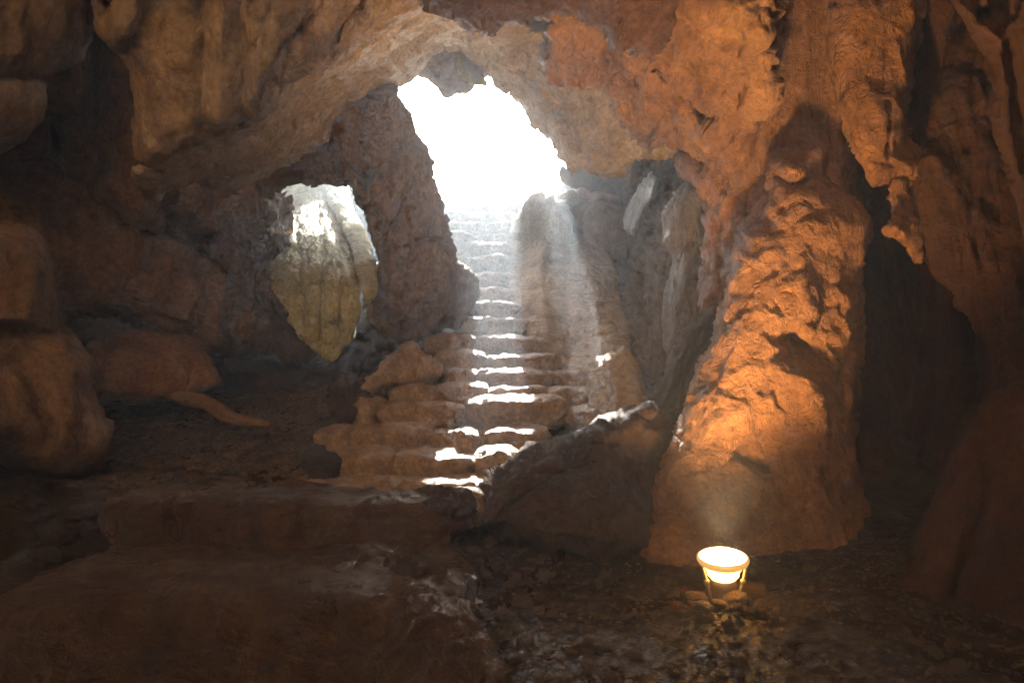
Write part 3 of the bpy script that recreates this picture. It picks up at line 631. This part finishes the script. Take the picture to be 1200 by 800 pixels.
# foreground slabs
def slab(name, label, x0, x1, D, ty, by, depth, m, seed, k=6, n=40, amps=(.06, .03, .012), tilt=0, rot=0, cat='clay step'):
    zt = zof(ty, D); zb = zof(by, D) - .15
    xa = (x0 - 600) / F * D; xb = (x1 - 600) / F * D; y0 = float(P(600, ty, D)[1])
    v, f = rbox(((xa + xb) / 2, y0 + depth / 2, (zt + zb) / 2), (xb - xa, depth, zt - zb), k, n, amps, seed, 1, rot, 1.6, 0, tilt)
    return tag(link_mesh(name, v, f, m), label, cat)
slab('clay_step', 'broad worn clay step filling the lower left foreground', -60, 548, 3.4, 697, 850, 1.35, M['mud'], 5, n=56)
slab('clay_step', 'second worn clay step above the foreground one', 108, 524, 4.42, 586, 640, .75, M['mud'], 8, n=44, tilt=-.015)
slab('stone_slab', 'long flat stone slab at the very foot of the stone stairs', 326, 572, 4.95, 566, 592, .55, M['step'], 9, n=36, amps=(.04, .03, .012), cat='stone slab')
block('boulder', 'dark lumpy stone at the right end of the second clay step', 'boulder', 520, 596, 4.5, .34, .28, .35, M['dark'], .3, 31, k=4, freq=3.5, amps=(.07, .05, .015))
mass('boulder', 'muddy sloping spur running down from the right end of the foreground clay step', 'boulder',
     [(470, 700), (520, 700), (545, 706), (562, 728), (576, 756), (590, 785), (600, 880), (440, 880), (450, 740)],
     [(500, 700, 3.35), (550, 720, 3.2), (590, 800, 2.85), (460, 800, 3.0)], .15, .4, M['mud'], R=30, s=3, amps=(.06, .05, .015), freq=2)
block('boulder', 'dark angular rock on the rim of the foreground clay step', 'boulder', 486, 672, 3.7, .26, .13, .3, M['dark'], .5, 32, k=4, freq=4, amps=(.05, .04, .015))
block('boulder', 'low muddy hump where the foreground clay step meets the path', 'boulder', 452, 652, 4.0, .34, .12, .4, M['mud'], .1, 33, k=3, freq=3)
block('boulder', 'smooth muddy lump at the bottom edge beside the foreground spur', 'boulder', 600, 795, 2.95, .3, .12, .4, M['mud'], .4, 34, k=3, freq=3)
block('boulder', 'pale speckled stone in the gully at the end of the stone slab', 'boulder', 552, 592, 4.7, .2, .24, .3, M['step'], .4, 35, k=3)

# root
def tube(pts, rad, n=12, seg=8):
    pts = np.array(pts, float); t = np.linspace(0, len(pts) - 1, seg * (len(pts) - 1) + 1)
    i = np.minimum(t.astype(int), len(pts) - 2); fr = (t - i)[:, None]
    pp = lambda k: pts[np.clip(i + k, 0, len(pts) - 1)]
    C_ = .5 * ((2 * pp(0)) + (-pp(-1) + pp(1)) * fr + (2 * pp(-1) - 5 * pp(0) + 4 * pp(1) - pp(2)) * fr ** 2 + (-pp(-1) + 3 * pp(0) - 3 * pp(1) + pp(2)) * fr ** 3)
    R_ = np.interp(t, range(len(rad)), rad)
    T_ = np.gradient(C_, axis=0); T_ /= np.linalg.norm(T_, axis=1)[:, None]
    A_ = np.cross(T_, [0.1, .2, 1.0]); A_ /= np.linalg.norm(A_, axis=1)[:, None]; B_ = np.cross(T_, A_)
    a = np.linspace(0, 2 * math.pi, n, endpoint=False)
    v = (C_[:, None] + R_[:, None, None] * (np.cos(a)[None, :, None] * A_[:, None] + np.sin(a)[None, :, None] * B_[:, None])).reshape(-1, 3)
    f = [(r * n + k, r * n + (k + 1) % n, (r + 1) * n + (k + 1) % n, (r + 1) * n + k) for r in range(len(C_) - 1) for k in range(n)]
    v = np.vstack([v, C_[0], C_[-1]]); L_ = len(v)
    f += [(L_ - 2, (k + 1) % n, k, L_ - 2) for k in range(n)]; b0 = (len(C_) - 1) * n
    f += [(L_ - 1, b0 + k, b0 + (k + 1) % n, L_ - 1) for k in range(n)]
    return v, f
rp = [P(x, y, D) for x, y, D in ((206, 465, 6.3), (222, 468, 6.25), (242, 472, 6.2), (258, 482, 6.15), (272, 490, 6.1), (292, 494, 6.1), (318, 497, 6.05))]
v, f = tube(rp, [.05, .075, .06, .075, .06, .045, .02])
f = [q[:3] if q[0] == q[3] else q for q in f]
me_root = link_mesh('tree_root', v, f, M['root'])
tag(me_root, 'gnarled brown root snaking over the gravel by the recess', 'root')

# ------------------------------------------------------------------ loose stones
protos = []
for k in range(8):
    v, f = rbox((0, 0, 0), (1, .8, .55), 2.6, 7, (.22, .12, .04), k * 3 + 2, 1, 0, 1.6)
    me = bpy.data.meshes.new('pebble'); me.from_pydata(v.tolist(), [], f.tolist()); me.polygons.foreach_set('use_smooth', [k % 2 == 0] * len(f))
    me.materials.append(M['gravel']); protos.append(me)
def scatter(n, region, size, label, group, name='loose_stone', cat='loose stone', mat=None):
    k = 0
    while k < n:
        px = random.uniform(*region[0]); py = random.uniform(*region[1])
        # find where the line of sight meets the floor
        d = P(px, py, 1.0) - CAM
        ts = np.linspace(2.6, 9.5, 120); pt = CAM + ts[:, None] * d
        gzv = ground_z(pt[:, 0], pt[:, 1]); hit = np.where(pt[:, 2] < gzv)[0]
        if not len(hit): continue
        q = pt[hit[0]]; s_ = random.uniform(*size) * random.uniform(.6, 1.2)
        o = bpy.data.objects.new(name, protos[random.randrange(8)]); COL.objects.link(o)
        o.location = (q[0], q[1], float(gzv[hit[0]]) + s_ * .12)
        o.scale = (s_, s_ * random.uniform(.7, 1.2), s_ * random.uniform(.7, 1.1)); o.rotation_euler = (random.uniform(-.3, .3), random.uniform(-.3, .3), random.uniform(0, 6.3))
        if mat: o.material_slots[0].link = 'OBJECT'; o.material_slots[0].material = mat
        tag(o, label, cat, group); k += 1
scatter(70, ((560, 1150), (650, 800)), (.03, .09), 'small loose stone on the damp floor in front of the lit column', 'loose stones on the right floor')
scatter(60, ((545, 720), (640, 800)), (.03, .10), 'small loose stone in the muddy gully right of the clay steps', 'loose stones in the gully')
scatter(60, ((130, 400), (462, 575)), (.04, .12), 'small loose stone on the gravelly slope left of the stairs', 'loose stones on the left slope')
scatter(18, ((20, 110), (570, 690)), (.06, .18), 'dark rough stone on the floor beyond the left end of the clay steps', 'rough stones at the left edge', mat=M['dark'])
scatter(46, ((785, 915), (692, 730)), (.02, .06), 'small stone coloured ochre for the glow around the foot of the floodlight', 'stones around the floodlight', mat=M['column'])  # warm pool of the lamp put into the stone colour
# fine gravel: one object
gvv, gff = [], []; cnt = 0
vp, fp = rbox((0, 0, 0), (1, .8, .6), 2.4, 2, (.2, .1, 0), 5, 1, 0, 1.5)
def gravel(n, region, size):
    pts = np.array([(random.uniform(*region[0]), random.uniform(*region[1])) for _ in range(n)])
    z = np.concatenate([ground_z(pts[a:a + 5000, 0], pts[a:a + 5000, 1]) for a in range(0, n, 5000)])
    for (x, y), zz in zip(pts, z):
        s_ = random.uniform(*size); a = random.uniform(0, 6.3); c_, n_ = math.cos(a), math.sin(a)
        q = vp * s_ * np.array([1, random.uniform(.6, 1.2), random.uniform(.6, 1.1)])
        gvv.append(np.column_stack([q[:, 0] * c_ - q[:, 1] * n_ + x, q[:, 0] * n_ + q[:, 1] * c_ + y, q[:, 2] + zz + s_ * .1]))
        gff.append(fp + len(vp) * len(gff))
gravel(7500, ((-4.2, -1.2), (4.9, 8.8)), (.02, .07))
gravel(3500, ((-.4, 3.4), (2.7, 4.8)), (.008, .035))
tag(link_mesh('gravel', np.concatenate(gvv), np.concatenate(gff), M['gravel'], origin=(0, 0, 0), smooth=False), 'fine gravel and debris scattered over the cave floor', 'gravel', kind='stuff')

# ------------------------------------------------------------------ floodlight
LP = P(847, 652, 3.9); gz0 = float(ground_z(LP[0], LP[1])[0])
base = np.array([LP[0], LP[1], gz0])
fl = empty('floodlight', tuple(base)); tag(fl, 'round floodlight glowing yellow white on the floor, pointing up the column', 'floodlight')
def lathe(name, prof, m, parent, centre, ax, n=40):
    ax = np.array(ax, float); ax /= np.linalg.norm(ax)
    a_ = np.cross(ax, [0, 1, 0]); a_ /= np.linalg.norm(a_); b_ = np.cross(ax, a_)
    v = []; f = []
    for r, z in prof:
        r = r * .92
        for k in range(n):
            t = 2 * math.pi * k / n; v.append(centre + ax * z + r * (math.cos(t) * a_ + math.sin(t) * b_))
    for i in range(len(prof) - 1):
        for k in range(n): f.append((i * n + k, i * n + (k + 1) % n, (i + 1) * n + (k + 1) % n, (i + 1) * n + k))
    return link_mesh(name, v, f, m, parent)
axl = np.array([-.05, -.16, 1.0]); axl /= np.linalg.norm(axl)
LC = LP.copy()
m_lens = simple('lamp_lens', (.9, .8, .6), .2, 0, (1.0, .66, .30), 4)
m_glass = simple('lamp_neck_glass', (.9, .75, .45), .3, 0, (1.0, .46, .10), 1.3)
m_ring = simple('lamp_ring', (.7, .55, .3), .35, .3, (1.0, .5, .12), .05)
m_metal = simple('lamp_metal', (.35, .28, .2), .45, .8)
lathe('lens', [(.001, .035), (.05, .032), (.10, .020), (.142, 0)], m_lens, fl, LC, axl)
lathe('rim', [(.142, .004), (.156, 0), (.158, -.015), (.150, -.03), (.128, -.045), (.10, -.05)], m_ring, fl, LC, axl)
lathe('reflector', [(.128, -.046), (.104, -.056), (.100, -.075), (.101, -.078), (.097, -.082), (.094, -.10), (.095, -.103), (.090, -.108), (.078, -.122), (.062, -.126)], m_glass, fl, LC, axl)
hgt = float(LC[2] - base[2])
lathe('socket', [(.066, -.116), (.078, -.13), (.080, -.17), (.070, -hgt + .05), (.085, -hgt + .02), (.085, -hgt - .02), (.001, -hgt - .021)], m_metal, fl, LC, axl)
for sgn in (-1, 1):
    a0 = LC - axl * .05 + np.array([sgn * .125, -.02, 0]); a1 = LC - axl * .14 + np.array([sgn * .105, -.03, 0]); a2 = np.array([base[0] + sgn * .07, base[1], base[2] + .005])
    v, f = tube([a0, a1, a2], [.010, .012, .012], 8, 6); f = [q[:3] if q[0] == q[3] else q for q in f]
    br = link_mesh('bracket', v, f, m_metal, fl)
    v, f = rbox(a1, (.035, .03, .035), 3, 6, (0, 0, 0), 1); link_mesh('knob', v, f, m_metal, br).location = np.array(a1) - [0, 0, .0175] - np.array(base) - np.array(br.location)
for i, (px, py, s_, lab) in enumerate(((816, 694, .13, 'yellow-lit stone just left of the floodlight'), (862, 700, .15, 'yellow-lit flat stone just right of the floodlight'), (842, 706, .08, 'small bright stone right in front of the floodlight'), (880, 688, .16, 'brown stone leaning behind the floodlight on its right'), (826, 712, .12, 'dark stone in the shadow under the floodlight'))):
    D = 3.9 - (py - 694) * .012 + (.15 if i == 3 else 0)
    q = P(px, py, D); q[2] = float(ground_z(q[0], q[1])[0]) + s_ * .18
    v, f = rbox(q, (s_, s_ * .8, s_ * .6), 3, 10, (.02, .012, .004), 50 + i, 1, i, 4); tag(link_mesh('stone', v, f, M['gravel']), lab, 'stone')

# ------------------------------------------------------------------ outside: unseen rock added to block the sun except for the shafts
mass('cliff_overhang', 'cliff added unseen outside the opening to cut the sun into shafts', 'blocker',
     [(330, -5), (330, 92), (436, 92), (440, 74), (470, 71), (495, 69), (540, 68), (544, 92), (552, 86), (558, 78), (585, 77), (598, 78), (602, 92), (609, 92), (608, 76), (612, 70), (642, 70), (645, 78), (648, 100), (660, 180), (900, 200), (900, -5)],
     [(400, 50, 25), (600, 50, 25), (800, 50, 25)], 1.0, 2.0, M['wall'], R=30, s=6, amps=(.2, .2, .05), chaikin=0)

# ------------------------------------------------------------------ haze
hv = np.array([(x, y, z) for x in (-23, 23) for y in (-9, 41) for z in (-2.5, 16.6)], float)
hf = [(0, 1, 3, 2), (4, 6, 7, 5), (0, 4, 5, 1), (2, 3, 7, 6), (0, 2, 6, 4), (1, 5, 7, 3)]
hm = bpy.data.materials.new('haze'); hm.use_nodes = True
N = hm.node_tree.nodes; N.remove(N['Principled BSDF'])
pv = N.new('ShaderNodeVolumePrincipled'); pv.inputs['Color'].default_value = (.72, .85, 1.0, 1); pv.inputs['Density'].default_value = .014; pv.inputs['Anisotropy'].default_value = .65
hm.node_tree.links.new(pv.outputs[0], N['Material Output'].inputs['Volume'])
hz = link_mesh('haze', hv, hf, hm, origin=(0, 0, -2.5), smooth=False); tag(hz, 'thin dusty haze filling the cave air', 'haze', kind='stuff')

# ------------------------------------------------------------------ lights
elev = math.asin(sd[2]); az = math.atan2(sd[0], sd[1])
sun = bpy.data.lights.new('sun', 'SUN'); sun.energy = 5.0; sun.angle = math.radians(.53); sun.color = (1, .95, .86)
so = bpy.data.objects.new('sun', sun); COL.objects.link(so); so.location = (0, 20, 20)
from mathutils import Vector
so.rotation_euler = Vector(sd).to_track_quat('Z', 'Y').to_euler()
wd = bpy.data.worlds.new('World'); scene.world = wd; wd.use_nodes = True
sky = wd.node_tree.nodes.new('ShaderNodeTexSky'); sky.sky_type = 'NISHITA'; sky.sun_disc = False
sky.sun_elevation = elev; sky.sun_rotation = az; sky.dust_density = 4; sky.ozone_density = .4
bg = wd.node_tree.nodes['Background']; bg.inputs[1].default_value = .065
wd.node_tree.links.new(sky.outputs[0], bg.inputs[0])
sp_ = bpy.data.lights.new('floodlight_beam', 'SPOT'); sp_.energy = 118; sp_.color = (1.0, .60, .27); sp_.spot_size = math.radians(108); sp_.spot_blend = 1.0; sp_.shadow_soft_size = .13
spo = bpy.data.objects.new('floodlight_beam', sp_); COL.objects.link(spo); spo.parent = fl
spo.location = LC + axl * .08 - base
spo.rotation_euler = Vector((.10, .44, 1.0)).to_track_quat('-Z', 'Y').to_euler()

# ------------------------------------------------------------------ camera and render settings
cam = bpy.data.cameras.new('camera'); cam.lens = 24; cam.sensor_width = 36; cam.clip_start = .05; cam.clip_end = 500
co = bpy.data.objects.new('camera', cam); COL.objects.link(co); co.location = CAM; co.rotation_euler = (math.pi / 2 + PITCH, 0, 0)
scene.camera = co
scene.view_settings.view_transform = 'Standard'; scene.view_settings.look = 'None'
scene.view_settings.exposure = 3.78; scene.view_settings.gamma = 1
cy = scene.cycles
cy.use_denoising = True
cy.use_guiding = True; cy.use_surface_guiding = True; cy.use_volume_guiding = True
try: cy.denoiser = 'OPENIMAGEDENOISE'
except Exception: pass
cy.use_adaptive_sampling = True; cy.adaptive_threshold = .03; cy.adaptive_min_samples = 16
cy.max_bounces = 5; cy.diffuse_bounces = 3; cy.glossy_bounces = 2; cy.volume_bounces = 1; cy.transmission_bounces = 2
cy.sample_clamp_indirect = 1.0; cy.sample_clamp_direct = 6.0; cy.caustics_reflective = False; cy.caustics_refractive = False
